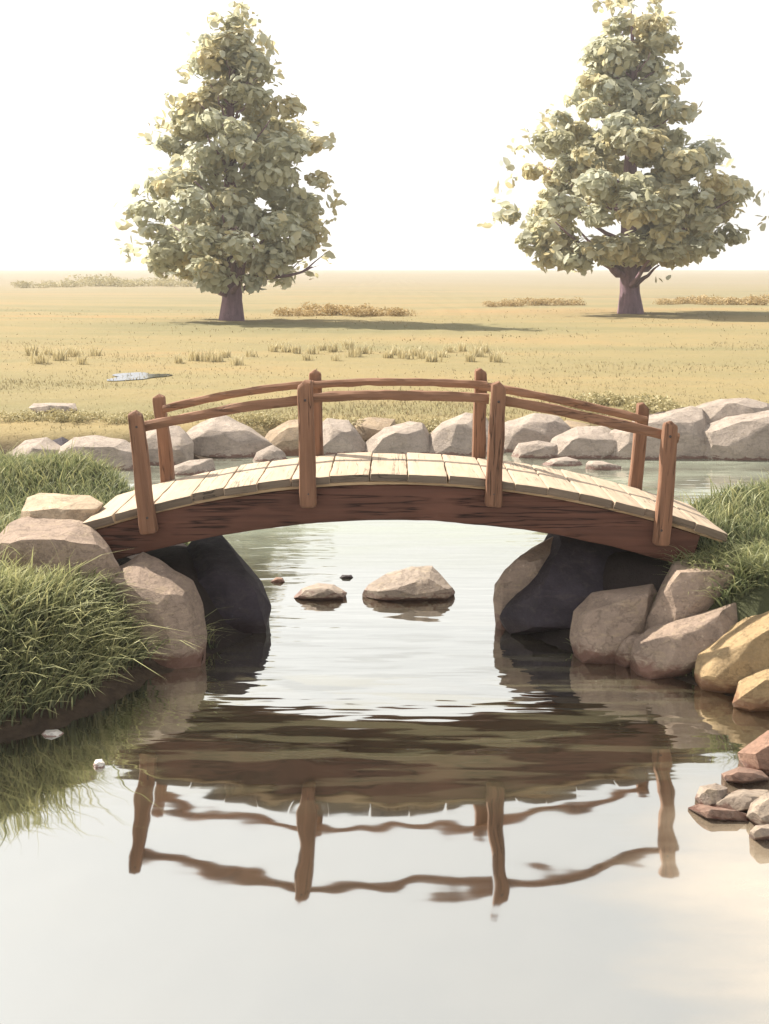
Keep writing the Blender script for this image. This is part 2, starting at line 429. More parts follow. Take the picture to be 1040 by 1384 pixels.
def rock(name, label, pts, dw, thick, mat, ridge=None, cat='rock', group=None, ncut=6, sink=0.12, rough=0.75, edge=None, grow=1.02):
    """A solid boulder: its outline from the photo at its own distance, a front, a back and a foot below the ground."""
    r = random.Random(hash_str(label))
    gx_, gy_ = sum(p[0] for p in pts) / len(pts), sum(p[1] for p in pts) / len(pts)
    kx, ky = grow if isinstance(grow, tuple) else (grow, grow)
    pts = [(gx_ + (a - gx_) * kx, gy_ + (b - gy_) * ky) for a, b in pts]
    xs = [p[0] for p in pts]
    ys = [p[1] for p in pts]
    y0, y1 = min(ys), max(ys)
    cx, cy = sum(xs) / len(xs), sum(ys) / len(ys)
    V = []
    for x, y in pts:
        t = (y1 - y) / max(1, y1 - y0)
        V.append(P(x, y, dw + thick * (0.08 + 0.74 * t)))
        V.append(P(cx + (x - cx) * 0.82, cy + (y - cy) * 0.86, dw + thick * (1.0 + 0.2 * r.random())))
    if ridge:
        for x, y, t in ridge:
            V.append(P(x, y, dw + thick * t))
    else:
        n = 6
        for i in range(n):
            a = 6.283 * (i + r.random() * .5) / n
            x = cx + math.cos(a) * (max(xs) - min(xs)) * 0.30
            y = cy + (y1 - y0) * 0.08 + math.sin(a) * (y1 - y0) * 0.30
            t = (y1 - y) / max(1, y1 - y0)
            V.append(P(x, y, dw + thick * (0.0 + 0.16 * t)))
    low = min(v.z for v in V)
    for v in [v for v in V if v.z < low + 0.25 * (max(v.z for v in V) - low)]:
        V.append(Vector((v.x * 0.99, v.y, v.z - sink)))
    c = sum(V, Vector()) / len(V)
    bm = bmesh.new()
    for v in V:
        bm.verts.new(v)
    res = bmesh.ops.convex_hull(bm, input=bm.verts)
    bmesh.ops.delete(bm, geom=[v for v in bm.verts if not v.link_faces], context='VERTS')
    size = max(max(v.x for v in V) - min(v.x for v in V), max(v.z for v in V) - low)
    # knock off some corners so that it reads as broken stone
    for i in range(ncut):
        nrm = Vector((r.uniform(-1, 1), r.uniform(-1.2, 0.0), r.uniform(-0.3, 1))).normalized()
        sup = max((v.co - c).dot(nrm) for v in bm.verts)
        pl = c + nrm * sup * r.uniform(0.84, 0.95)
        g = bm.verts[:] + bm.edges[:] + bm.faces[:]
        o = bmesh.ops.bisect_plane(bm, geom=g, plane_co=pl, plane_no=nrm, clear_outer=True)
        bmesh.ops.holes_fill(bm, edges=[e for e in bm.edges if e.is_boundary])
    bmesh.ops.dissolve_limit(bm, angle_limit=math.radians(9), verts=bm.verts, edges=bm.edges)
    try:
        bmesh.ops.bevel(bm, geom=bm.edges[:], offset=0.013 * size, segments=2, profile=0.6, affect='EDGES', clamp_overlap=True)
    except Exception:
        pass
    bmesh.ops.remove_doubles(bm, verts=bm.verts, dist=0.0015 * size)
    bmesh.ops.triangulate(bm, faces=bm.faces)
    target = edge or size / 16
    for _ in range(5):
        es = [e for e in bm.edges if e.calc_length() > target * 1.4]
        if not es:
            break
        bmesh.ops.subdivide_edges(bm, edges=es, cuts=1)
        bmesh.ops.triangulate(bm, faces=[f for f in bm.faces if len(f.verts) > 3])
    bm.normal_update()
    off = Vector((r.random() * 50, r.random() * 50, r.random() * 50))
    for v in bm.verts:
        p = v.co / size
        n1 = noise.fractal(p * 2.4 + off, 1.0, 2.0, 3)
        n2 = noise.fractal(p * 8 + off, 0.9, 2.0, 4)
        n3 = abs(noise.noise(p * 4.5 + off * 2))
        v.co += v.normal * size * rough * (0.016 * n1 + 0.0065 * n2 - 0.012 * max(0, 0.12 - n3) * 4)
    bmesh.ops.recalc_face_normals(bm, faces=bm.faces)
    base = Vector((c.x, c.y, min(v.co.z for v in bm.verts)))
    for v in bm.verts:
        v.co -= base
    me = bpy.data.meshes.new(name)
    bm.to_mesh(me)
    bm.free()
    me.polygons.foreach_set('use_smooth', np.ones(len(me.polygons), bool))
    me.set_sharp_from_angle(angle=math.radians(34))
    o = link(name, me, M[mat], loc=base)
    tag(o, label, cat, group)
    bb = [Vector(b) + base for b in o.bound_box]
    FOOT.append((min(b.x for b in bb), max(b.x for b in bb), min(b.y for b in bb), max(b.y for b in bb), max(b.z for b in bb)))
    return o


def hash_str(s):
    h = 7
    for ch in s:
        h = (h * 131 + ord(ch)) % 1000003
    return h


# left bank
rock('sandstone_slab', 'pale cream sandstone slab lying at the left end of the bridge deck',
     [(26, 698), (38, 673), (55, 667), (95, 668), (122, 669), (139, 680), (126, 700), (108, 712), (70, 712), (35, 710)], 9.35, 0.75, 'rock_slab',
     ridge=[(40, 694, 0.1), (75, 692, 0.05), (105, 701, 0.06), (120, 697, .1)], sink=.3)
rock('boulder', 'broad rounded grey boulder in grass below the cream sandstone slab',
     [(-12, 735), (2, 720), (18, 703), (45, 696), (88, 698), (118, 709), (146, 738), (162, 768), (160, 790), (90, 800), (-5, 780)], 8.72, 0.85, 'rock_grey',
     ridge=[(0, 738, .1), (28, 730, .05), (56, 722, .04), (108, 735, .02), (135, 745, .03), (150, 770, 0.0), (60, 790, -.05)], sink=.35)
rock('boulder', 'large peaked boulder at the water edge beneath the left bridge end, with a rusty foot',
     [(131, 783), (158, 766), (194, 748), (214, 756), (240, 774), (260, 786), (273, 815), (279, 856), (272, 897), (225, 899), (175, 890), (145, 850)], 8.70, 0.75, 'rock_grey',
     ridge=[(148, 791, .12), (185, 796, .06), (228, 816, -0.02), (242, 812, .02), (235, 860, -.02), (232, 895, -.04), (170, 870, .03)], sink=.3)
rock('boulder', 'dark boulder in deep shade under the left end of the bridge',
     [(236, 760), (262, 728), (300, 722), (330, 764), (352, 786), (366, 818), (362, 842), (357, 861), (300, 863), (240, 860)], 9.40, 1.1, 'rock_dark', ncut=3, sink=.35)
# right bank
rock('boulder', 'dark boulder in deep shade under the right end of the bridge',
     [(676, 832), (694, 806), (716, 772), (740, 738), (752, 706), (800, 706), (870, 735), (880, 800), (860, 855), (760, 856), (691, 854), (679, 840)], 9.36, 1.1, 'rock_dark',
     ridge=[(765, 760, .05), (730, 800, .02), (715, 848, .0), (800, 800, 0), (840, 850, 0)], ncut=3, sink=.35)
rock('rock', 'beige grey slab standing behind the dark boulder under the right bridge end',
     [(668, 808), (670, 790), (690, 764), (718, 741), (752, 724), (775, 730), (738, 764), (712, 800), (694, 826), (678, 836)], 9.62, 0.5, 'rock_grey', ncut=3, sink=.4)  # added slab, stands in for the dark boulder's ambient-lit left face
rock('boulder', 'blunt grey boulder at the waterline right of the arch opening',
     [(772, 862), (776, 826), (800, 801), (848, 793), (882, 790), (889, 802), (880, 850), (862, 893), (820, 898), (789, 895), (776, 878)], 8.78, 0.6, 'rock_grey',
     ridge=[(797, 860, -.02), (800, 835, .04), (850, 822, .06), (872, 806, .15), (800, 890, -.03), (850, 880, 0)], sink=.3)
rock('boulder', 'tall angular boulder wedged against the right bridge end, topmost of the right bank rocks',
     [(868, 850), (890, 802), (911, 758), (958, 752), (1002, 751), (1021, 768), (1014, 800), (975, 840), (930, 868), (885, 862)], 8.75, 0.75, 'rock_grey',
     ridge=[(880, 852, .0), (915, 775, .16), (925, 780, .14), (938, 802, .06), (960, 785, .12), (1008, 770, .25), (920, 850, .0)], sink=.3)
rock('rock', 'small rounded rock wedged between the blunt boulder and the long sloping rock',
     [(829, 888), (834, 868), (856, 850), (872, 851), (880, 868), (868, 896), (845, 899)], 8.68, 0.4, 'rock_grey', sink=.2, ncut=3)
rock('rock', 'long sloping grey rock running up the right bank from the water',
     [(852, 890), (859, 866), (880, 850), (930, 834), (962, 817), (1004, 808), (1024, 816), (1030, 840), (985, 885), (925, 912), (880, 916), (860, 907)], 8.45, 0.65, 'rock_grey',
     ridge=[(868, 893, .0), (885, 872, .03), (905, 868, .03), (940, 852, .05), (992, 820, .22), (915, 905, -.04), (985, 870, -.02)], sink=.3)
rock('boulder', 'big ochre yellow boulder at the right edge, warmest of the right bank rocks',
     [(939, 908), (945, 884), (972, 856), (1010, 833), (1045, 814), (1095, 808), (1120, 850), (1110, 925), (1040, 936), (990, 936), (952, 928)], 8.12, 0.75, 'rock_ochre',
     ridge=[(950, 905, .0), (985, 885, 0.0), (1040, 850, .1), (960, 925, -.03), (1050, 930, -.05)], sink=.3)
rock('rock', 'small ochre rock at the right edge, below the big yellow boulder',
     [(992, 950), (1000, 921), (1036, 901), (1075, 897), (1090, 930), (1080, 958), (1015, 960)], 7.80, 0.45, 'rock_ochre',
     ridge=[(1005, 940, 0), (1035, 918, .08), (1070, 925, .05), (1030, 955, -.03)], sink=.2, ncut=3)
rock('rock', 'red brown rock at the right edge above the pale wet stones',
     [(997, 1017), (1038, 988), (1085, 980), (1110, 1010), (1090, 1046), (1040, 1047), (1012, 1042)], 6.85, 0.45, 'rock_red', sink=.2, ncut=4)
rock('stone', 'grey pointed stone in the lower right shallows, leftmost of its row',
     [(940, 1079), (947, 1063), (968, 1059), (985, 1066), (980, 1088), (955, 1093)], 6.42, 0.28, 'stone_grey', sink=.08, ncut=3)
rock('stone', 'broad cracked pale grey stone in the lower right shallows, in the middle of its row',
     [(964, 1090), (980, 1074), (1005, 1066), (1038, 1068), (1048, 1080), (1022, 1096), (985, 1098)], 6.34, 0.36, 'stone_pale', sink=.08, ncut=4)
rock('stone', 'pale rounded stone at the right edge of the lower shallows',
     [(1010, 1103), (1016, 1085), (1035, 1073), (1062, 1068), (1080, 1090), (1070, 1116), (1030, 1116)], 6.18, 0.34, 'stone_pale', sink=.08, ncut=3)
rock('stone', 'smallest stone at the right edge, in front of the pale rounded one',
     [(1014, 1124), (1022, 1116), (1040, 1114), (1052, 1122), (1044, 1131), (1022, 1131)], 6.02, 0.14, 'stone_grey', sink=.05, ncut=2)
rock('stone', 'flat red stone awash under the grey stones, lower right',
     [(930, 1092), (945, 1086), (985, 1093), (1018, 1102), (1012, 1110), (965, 1108)], 6.28, 0.25, 'stone_red', sink=.06, ncut=2, rough=.5)
rock('stone', 'flat red stone awash just left of the red brown rock',
     [(976, 1046), (1000, 1036), (1030, 1042), (1040, 1052), (1005, 1058), (982, 1054)], 6.68, 0.3, 'stone_red', sink=.06, ncut=2, rough=.5)
# midstream
rock('rock', 'large faceted rock standing midstream, framed by the bridge arch',
     [(489, 803), (499, 790), (524, 775), (556, 766), (584, 765), (602, 782), (616, 799), (604, 809), (520, 811)], 10.45, 0.55, 'rock_warm',
     ridge=[(510, 800, .05), (555, 795, .02), (580, 785, .1), (600, 795, .08), (560, 808, -.02)], sink=.15, ncut=3)
rock('rock', 'low flat topped rock midstream, left of the large faceted one',
     [(397, 806), (408, 796), (430, 788), (452, 790), (469, 801), (464, 808), (412, 809)], 10.48, 0.38, 'rock_warm', sink=.12, ncut=3)
rock('stone', 'tiny red stone breaking the water beside the left dark boulder',
     [(366, 786), (374, 780), (382, 781), (385, 786), (376, 789)], 11.1, 0.12, 'rock_red', sink=.05, ncut=1)
rock('stone', 'tiny dark stone breaking the water behind the two midstream rocks',
     [(459, 781), (463, 777), (475, 777), (478, 781), (468, 783)], 11.25, 0.12, 'rock_dark', sink=.05, ncut=1)
rock('pebble', 'flat white pebble in the water below the left grass bank',
     [(55, 993), (62, 987), (78, 986), (87, 991), (78, 997), (62, 997)], wd(996), 0.12, 'rock_white', cat='pebble', sink=.04, ncut=1, rough=.5)
rock('pebble', 'small round white pebble by itself on the brown reflection at left',
     [(126, 1034), (129, 1027), (138, 1026), (142, 1032), (138, 1038), (129, 1038)], wd(1038), 0.07, 'rock_white', cat='pebble', sink=.04, ncut=1, rough=.5)

# far bank rocks, left to right
FB = 'rocks along the far bank'
farr = [
    ('low pale rock on the far bank, leftmost of the row', [(12, 620), (38, 598), (60, 594), (78, 606), (84, 640), (30, 640)], 17.5, .7, 'rock_far'),
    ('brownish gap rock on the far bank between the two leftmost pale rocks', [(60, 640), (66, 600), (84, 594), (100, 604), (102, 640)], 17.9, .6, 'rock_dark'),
    ('wide pale rock on the far bank, just left of the nearest left post', [(74, 640), (84, 606), (104, 594), (128, 592), (160, 598), (184, 618), (190, 650), (100, 652)], 17.3, .9, 'rock_far'),
    ('rock on the far bank seen between the two left end posts', [(168, 655), (180, 604), (206, 584), (236, 580), (250, 600), (246, 650)], 17.7, .9, 'rock_far'),
    ('broad low stone on the far bank showing just above the left planks', [(222, 655), (232, 634), (256, 624), (280, 622), (284, 636), (262, 655)], 16.9, .5, 'rock_far'),
    ('largest peaked rock on the far bank, under the left rails', [(238, 616), (256, 590), (284, 568), (300, 563), (326, 577), (358, 600), (372, 612), (350, 624), (268, 624)], 18.5, 1.1, 'rock_far'),
    ('ochre brown rock on the far bank, left of the second near post', [(352, 625), (366, 588), (392, 572), (416, 570), (428, 594), (426, 630)], 18.6, 1.0, 'rock_far_ochre'),
    ('small grey rock on the far bank before the ochre brown one', [(345, 628), (352, 612), (368, 603), (382, 613), (384, 630)], 18.1, .4, 'rock_far'),
    ('grey rock on the far bank, right of the second far post', [(420, 628), (430, 588), (446, 570), (468, 572), (486, 600), (492, 630)], 18.7, .9, 'rock_far'),
    ('ochre rock on the far bank behind the middle rails', [(468, 612), (476, 572), (500, 567), (526, 569), (528, 600), (510, 614)], 19.5, .7, 'rock_far_ochre'),
    ('grey rock with a broad lit face on the far bank, centre of the row', [(494, 626), (504, 600), (526, 580), (552, 572), (568, 576), (582, 606), (584, 628)], 18.6, 1.0, 'rock_far'),
    ('leaning grey rock on the far bank, left of the third far post', [(574, 628), (582, 598), (604, 574), (628, 562), (648, 566), (664, 600), (660, 628)], 18.7, 1.1, 'rock_far'),
    ('rounded grey rock on the far bank, right of the third near post', [(652, 626), (668, 592), (694, 572), (722, 562), (746, 566), (768, 590), (764, 620)], 19.0, 1.1, 'rock_far'),
    ('ochre patch of rock on the far bank behind the right rails', [(738, 612), (748, 578), (768, 570), (792, 576), (798, 606)], 19.6, .7, 'rock_far_ochre'),
    ('pair of low pale stones on the far bank, below the right rails', [(698, 616), (708, 600), (728, 597), (748, 601), (756, 615), (730, 620)], 18.45, .4, 'rock_far'),
    ('wide pale rock on the far bank, between the third and last posts', [(750, 616), (758, 594), (784, 580), (812, 579), (834, 592), (850, 612), (810, 622), (764, 620)], 18.4, .8, 'rock_far'),
    ('big blocky pale rock on the far bank, behind the right end posts', [(826, 616), (836, 586), (874, 566), (926, 554), (952, 562), (958, 600), (940, 616), (870, 622)], 18.3, 1.2, 'rock_far'),
    ('flat slab on the far bank, topmost of the rocks at the right edge', [(944, 580), (954, 550), (980, 541), (1006, 540), (1032, 549), (1040, 566), (990, 590)], 18.9, .9, 'rock_far'),
    ('massive cracked rock on the far bank at the right edge', [(954, 606), (962, 580), (992, 566), (1032, 558), (1068, 556), (1086, 590), (1076, 616), (1000, 620)], 18.2, 1.1, 'rock_far'),
    ('low pale stone standing in water before the far bank, left of two', [(738, 629), (750, 621), (766, 618), (784, 624), (788, 632), (760, 636)], 17.7, .35, 'rock_far'),
    ('low pointed stone standing in water before the far bank, right of two', [(797, 634), (799, 623), (814, 624), (834, 630), (836, 637), (812, 638)], 17.35, .3, 'rock_far'),
]
for lab, pts, dw, th, mt in farr:
    rock('stone' if 'stone' in lab else 'rock', lab, pts, dw, th, mt, group=FB, ncut=11, sink=.3, edge=0.07, grow=(1.34, 1.16), rough=.6)
rock('rock', 'purple grey flat rock lying in the left of the meadow', [(38, 551), (46, 545), (74, 543), (102, 545), (104, 554), (92, 559), (50, 557)], wd(558, .5), .7, 'rock_far', sink=.1, ncut=2, edge=.08)

# ------------------------------------------------------------------ footbridge
DN, DF = 9.30, 10.40                         # near and far edge of the deck
XC = (527 - CX) * DN / F
ZC = E - (641 - HY) * DN / F                 # deck top at the crown


def arch(X):
    return ZC - 0.0645 * (X - XC) ** 2


def slope(X):
    return -0.129 * (X - XC)


bridge = tag(link('footbridge', None, loc=(XC, (DN + DF) / 2, 0)), 'small arched brown footbridge of rough timber with pale deck planks over the stream', 'footbridge')
BO = Vector(bridge.location)


def hewn(bm, r, amp, freq, off):
    bm.normal_update()
    for v in bm.verts:
        p = Vector((v.co.x * freq[0], v.co.y * freq[1], v.co.z * freq[2])) + off
        v.co += v.normal * amp * noise.fractal(p, 1.0, 2.0, 3)


def box_bm(sx, sy, sz, cuts, bev):
    bm = bmesh.new()
    bmesh.ops.create_cube(bm, size=1.0)
    bmesh.ops.scale(bm, verts=bm.verts, vec=(sx, sy, sz))
    bmesh.ops.bevel(bm, geom=bm.edges[:], offset=bev, segments=2, profile=0.5, affect='EDGES')
    for ax, n in enumerate(cuts):
        if n:
            L = (sx, sy, sz)[ax]
            for i in range(1, n):
                co = [0, 0, 0]
                co[ax] = -L / 2 + L * i / n
                no = [0, 0, 0]
                no[ax] = 1
                bmesh.ops.bisect_plane(bm, geom=bm.verts[:] + bm.edges[:] + bm.faces[:], plane_co=co, plane_no=no)
    return bm


def finish(bm, name, mat, parent, loc, rot, ang=40):
    me = bpy.data.meshes.new(name)
    bmesh.ops.recalc_face_normals(bm, faces=bm.faces)
    bm.to_mesh(me)
    bm.free()
    me.polygons.foreach_set('use_smooth', np.ones(len(me.polygons), bool))
    me.set_sharp_from_angle(angle=math.radians(ang))
    return link(name, me, mat, parent, Vector(loc) - (BO if parent is bridge else Vector()), rot)


edges = [113, 154.5, 208, 258.5, 303, 348, 394.5, 446, 501, 552, 606, 658, 696, 741, 784, 829.5, 871.5, 905, 940, 983]
rb = random.Random(5)
for i in range(len(edges) - 1):
    x0, x1 = (edges[i] - CX) * DN / F, (edges[i + 1] - CX) * DN / F
    xm = (x0 + x1) / 2
    gap = rb.uniform(0.006, 0.012)
    sl = math.hypot(x1 - x0, slope(xm) * (x1 - x0)) - gap
    jn, jf = rb.uniform(-.012, .022), rb.uniform(-.03, .03)
    th = 0.064 + rb.uniform(-.004, .004)
    L = DF - DN + jn + jf
    bm = box_bm(sl, L, th, (5, 14, 1), 0.008)
    off = Vector((i * 7.3, i * 3.1, 0))
    for v in bm.verts:
        p = v.co
        e = noise.fractal(Vector((p.x * 3, p.y * 3.3, 0)) + off, 1, 2, 3)
        if p.z < 0:
            v.co.x *= (sl + gap - 0.002) / sl                   # boards butt at their lower arris, a groove shows on top
        v.co.z += 0.005 * e if p.z > 0 else 0.002 * e
        if abs(p.x) > sl * .35:
            v.co.x += 0.007 * noise.fractal(Vector((math.copysign(5, p.x), p.y * 5, 2)) + off, 1, 2, 3)
        if abs(p.y) > L * .45:
            v.co.y += 0.014 * noise.fractal(Vector((p.x * 16, math.copysign(9, p.y), 5)) + off, 1, 2, 3)
    rot = Euler((rb.uniform(-.006, .006), -math.atan(slope(xm)) + rb.uniform(-.012, .012), rb.uniform(-.012, .012))).to_quaternion()
    bm.normal_update()
    for fc in bm.faces:
        fc.material_index = 1 if abs(fc.normal.y) > 0.75 else 0
    finish(bm, 'plank', [M['plank'], M['plank_end']], bridge, (xm, (DN + DF) / 2 + (jf - jn) / 2, arch(xm) - th / 2 - 0.010 * 0 + rb.uniform(-.004, .004) - .0645 * 0), rot, 35)


def swept(path, prof, amp, seed, freq=3.0):
    """Sweep an XZ-plane path (x,y,z) with a closed profile [(y,z)] (normal to the path) into a bmesh."""
    bm = bmesh.new()
    rings = []
    n = len(path)
    for i, p in enumerate(path):
        a, b = path[max(0, i - 1)], path[min(n - 1, i + 1)]
        t = (Vector(b) - Vector(a)).normalized()
        up = Vector((-t.z, 0, t.x)).normalized()
        if up.z < 0:
            up = -up
        side = Vector((0, 1, 0))
        ring = []
        for j, (py, pz) in enumerate(prof):
            k = 1 + amp[0] * noise.noise(Vector((i * 0.31, j * 1.7, seed)))
            w = amp[1] * noise.fractal(Vector((p[0] * freq, j * 2.1, seed * 1.3)), 1, 2, 3)
            ring.append(bm.verts.new(Vector(p) + side * py * k + up * (pz * k + w)))
        rings.append(ring)
    m = len(prof)
    for i in range(n - 1):
        for j in range(m):
            bm.faces.new((rings[i][j], rings[i][(j + 1) % m], rings[i + 1][(j + 1) % m], rings[i + 1][j]))
    bm.faces.new(rings[0])
    bm.faces.new(rings[-1])
    return bm


def rect_prof(w, h, c=0.012):
    a, b = w / 2, h / 2
    return [(-a + c, -b), (a - c, -b), (a, -b + c), (a, 0), (a, b - c), (a - c, b), (-a + c, b), (-a, b - c), (-a, b * .33), (-a, -b * .33), (-a, -b + c)]


XL, XR = (116 - CX) * DN / F, (978 - CX) * DN / F
for yb, sd in ((DN + 0.095, 1), (DF - 0.10, 2)):
    def curve(dz, a=XL, b=XR, n=60):
        out = []
        for i in range(n + 1):
            X = a + (b - a) * i / n
            out.append((X - XC, 0, arch(X) - dz - BO.z))
        return out
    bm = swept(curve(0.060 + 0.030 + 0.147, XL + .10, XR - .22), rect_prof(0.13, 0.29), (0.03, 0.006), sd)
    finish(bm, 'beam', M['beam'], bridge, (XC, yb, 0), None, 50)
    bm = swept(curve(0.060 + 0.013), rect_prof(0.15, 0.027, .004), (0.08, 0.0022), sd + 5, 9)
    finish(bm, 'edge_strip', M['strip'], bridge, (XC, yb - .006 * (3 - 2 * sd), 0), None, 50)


def post(top, bot, w, seed, t=None):
    r = random.Random(seed)
    ax = top - bot
    L = ax.length
    bm = box_bm(w, t or w * 0.95, L, (2, 2, 14), w * 0.21)
    off = Vector((seed * 3.7, seed * 1.9, 0))
    sx, sy = r.uniform(-.35, .35), r.uniform(-.2, .2)
    for v in bm.verts:
        q = v.co.z / L + .5
        v.co.x *= 1.06 - 0.16 * q
        v.co.y *= 1.04 - 0.12 * q
        v.co.x += w * 0.10 * noise.noise(Vector((0, 0, v.co.z * 2.2)) + off)
        v.co.y += w * 0.06 * noise.noise(Vector((9, 0, v.co.z * 2.2)) + off)
        if q > 0.94:
            v.co.z += v.co.x * sx + v.co.y * sy + (0.018 if abs(v.co.x) < w * .2 and abs(v.co.y) < w * .3 and q > .99 else 0)
    hewn(bm, r, w * 0.055, (14, 14, 3.2), off)
    rot = Vector((0, 0, 1)).rotation_difference(ax.normalized())
    finish(bm, 'post', M['post'], bridge, (top + bot) / 2, rot, 32)


YPN, YPF = DN - 0.035, DF + 0.065
for s, (xt, yt, xb, yb) in enumerate([(183, 558, 201.5, 721), (412, 517, 418, 685), (675, 519, 667, 685), (908, 572, 892.5, 737)]):
    post(P(xt, yt, YPN), P(xb, yb, YPN), 0.128, s + 1, 0.115)
for s, (xt, yt, xb, yb) in enumerate([(215, 535, 229, 668), (426, 502, 429, 650), (650, 500, 647, 650), (870, 547, 857, 684)]):
    post(P(xt, yt, YPF), P(xb, yb, YPF), 0.118, s + 11, 0.115)


def rail(pts, d, h, seed, deep=0.075):
    W = [P(x, y, d) for x, y in pts]
    out = []
    for i in range(len(W) - 1):
        a, b, c, e = W[max(0, i - 1)], W[i], W[i + 1], W[min(len(W) - 1, i + 2)]
        for k in range(10):
            t = k / 10
            out.append(0.5 * ((2 * b) + (c - a) * t + (2 * a - 5 * b + 4 * c - e) * t * t + (3 * b - a - 3 * c + e) * t ** 3))
    out.append(W[-1])
    mid = (W[0] + W[-1]) / 2
    prof = [(-deep / 2, -h * .22), (-deep * .3, -h / 2), (deep * .25, -h / 2), (deep / 2, -h * .15), (deep / 2, h * .25), (deep * .2, h / 2), (-deep * .28, h * .48), (-deep / 2, h * .18)]
    bm = swept([tuple(p - mid) for p in out], prof, (0.22, 0.004), seed, 4)
    finish(bm, 'rail', M['rail'], bridge, mid, None, 30)


M['iron'] = NT('rusty_iron')
M['iron'] = M['iron'].surf(M['iron'].principled((0.045, 0.03, 0.025), 0.6, None, 0.5))
for (x, y) in [(184.5, 577), (412.5, 541), (674.5, 543), (906.5, 590), (199, 700), (417, 668), (668, 668), (894.5, 717)]:
    bm = bmesh.new()
    bmesh.ops.create_uvsphere(bm, u_segments=10, v_segments=6, radius=0.011)
    bmesh.ops.scale(bm, verts=bm.verts, vec=(1, .5, 1))
    finish(bm, 'bolt', M['iron'], bridge, P(x, y, YPN - .056), None)

RN, RF = DN + 0.055, DF - 0.03
rail([(176, 580), (240, 567), (330, 550), (412, 540)], RN, .078, 1)
rail([(420, 538), (480, 534.5), (540, 534), (610, 535.5), (661, 539)], RN, .076, 2)
rail([(680, 541), (750, 554), (830, 572), (917, 592)], RN, .080, 3)
rail([(221, 553), (290, 537), (360, 525), (424, 519)], RF, .068, 4)
rail([(424, 520), (490, 516.5), (540, 516), (600, 517.5), (659, 520.5)], RF, .066, 5)
rail([(648, 521), (720, 533), (800, 550), (874, 568)], RF, .070, 6)

# ------------------------------------------------------------------ grass
FT = np.array(FOOT)


def blocked(X, Y):
    b = (X > XL + .05) & (X < XR - .05) & (Y > DN - .12) & (Y < DF + .12)
    for x0, x1, y0, y1, zt in FOOT:
        cx, cy, rx, ry = (x0 + x1) / 2, (y0 + y1) / 2, (x1 - x0) / 2 * .66, (y1 - y0) / 2 * .55
        b |= ((X - cx) / rx) ** 2 + ((Y - cy) / ry) ** 2 < 1
    return b


def blades(X, Y, Z, H, W, lean, ang, tint, segs=4, droop=1.0):
    """Curved tapering blades; lean = horizontal reach as a share of the height."""
    n = len(X)
    t = np.linspace(0, 1, segs + 1)
    dx, dy = np.cos(ang), np.sin(ang)
    fa = rng.uniform(0, 6.283, n)
    fx, fy = np.cos(fa), np.sin(fa)
    vs, al = [], []
    for k, tk in enumerate(t):
        reach = lean * H * tk ** 2.0
        up = H * (tk - droop * lean * 0.42 * tk ** 2.6)
        cx, cy, cz = X + dx * reach, Y + dy * reach, Z + up
        w = W * (1 - tk ** 1.6) * 0.5 + W * 0.02
        if k == segs:
            vs.append(np.stack([cx, cy, cz], -1))
            al.append(np.full(n, tk))
        else:
            vs.append(np.stack([cx - fx * w, cy - fy * w, cz], -1))
            vs.append(np.stack([cx + fx * w, cy + fy * w, cz], -1))
            al += [np.full(n, tk)] * 2
    V = np.stack(vs, 1)
    m = V.shape[1]
    base = (np.arange(n) * m)[:, None]
    loops, counts = [], []
    pat, cnt = [], []
    for k in range(segs - 1):
        pat += [2 * k, 2 * k + 1, 2 * k + 3, 2 * k + 2]
        cnt.append(4)
    pat += [2 * segs - 2, 2 * segs - 1, 2 * segs]
    cnt.append(3)
    fl = (base + np.array(pat)[None, :]).ravel()
    return V.reshape(-1, 3), fl, np.tile(cnt, n), {'tint': np.repeat(tint, m), 'along': np.stack(al, 1).ravel()}


def join(parts):
    V, Fl, C, T, A = [], [], [], [], []
    o = 0
    for v, f, c, a in parts:
        V.append(v)
        Fl.append(f + o)
        C.append(c)
        T.append(a['tint'])
        A.append(a['along'])
        o += len(v)
    return np.concatenate(V), np.concatenate(Fl), np.concatenate(C), {'tint': np.concatenate(T), 'along': np.concatenate(A)}


def scatter(poly, box, n, dmin=0.03, dmax=99):
    X = rng.uniform(box[0], box[1], n)
    Y = rng.uniform(box[2], box[3], n)
    d = inside_dist(poly, X, Y)
    k = (d > dmin) & (d < dmax) & ~blocked(X, Y)
    return X[k], Y[k], d[k]


def patchy(X, Y, s=1.6):
    return 0.5 + 0.25 * np.sin(X * 2.1 * s + 1.3 * np.sin(Y * 1.7 * s)) + 0.25 * np.cos(Y * 2.6 * s - X * 1.1 * s)


def grass(poly, box, n, hmin, hmax, w, tall=0.08, dmin=0.03, dmax=99, lean=(0.25, 0.9), bias=None, tint=(0.5, 0.25)):
    X, Y, d = scatter(poly, box, n, dmin, dmax)
    m = len(X)
    pt = patchy(X, Y)
    H = rng.uniform(hmin, hmax, m) * (0.65 + 0.6 * pt)
    isT = rng.random(m) < tall
    H = np.where(isT, H * rng.uniform(1.3, 1.9, m), H)
    ang = rng.uniform(0, 6.283, m)
    if bias is not None:
        ang = np.where(rng.random(m) < 0.6, bias + rng.normal(0, 0.8, m), ang)
    T = np.clip(rng.normal(tint[0], tint[1], m) * (0.6 + 0.7 * pt) + isT * 0.3, 0, 1)
    T = np.where(rng.random(m) < .06, 1.0, T)                  # dead straw among the green
    return blades(X, Y, height(X, Y) - 0.02, H, rng.uniform(.6, 1.3, m) * w, rng.uniform(*lean, m), ang, T)


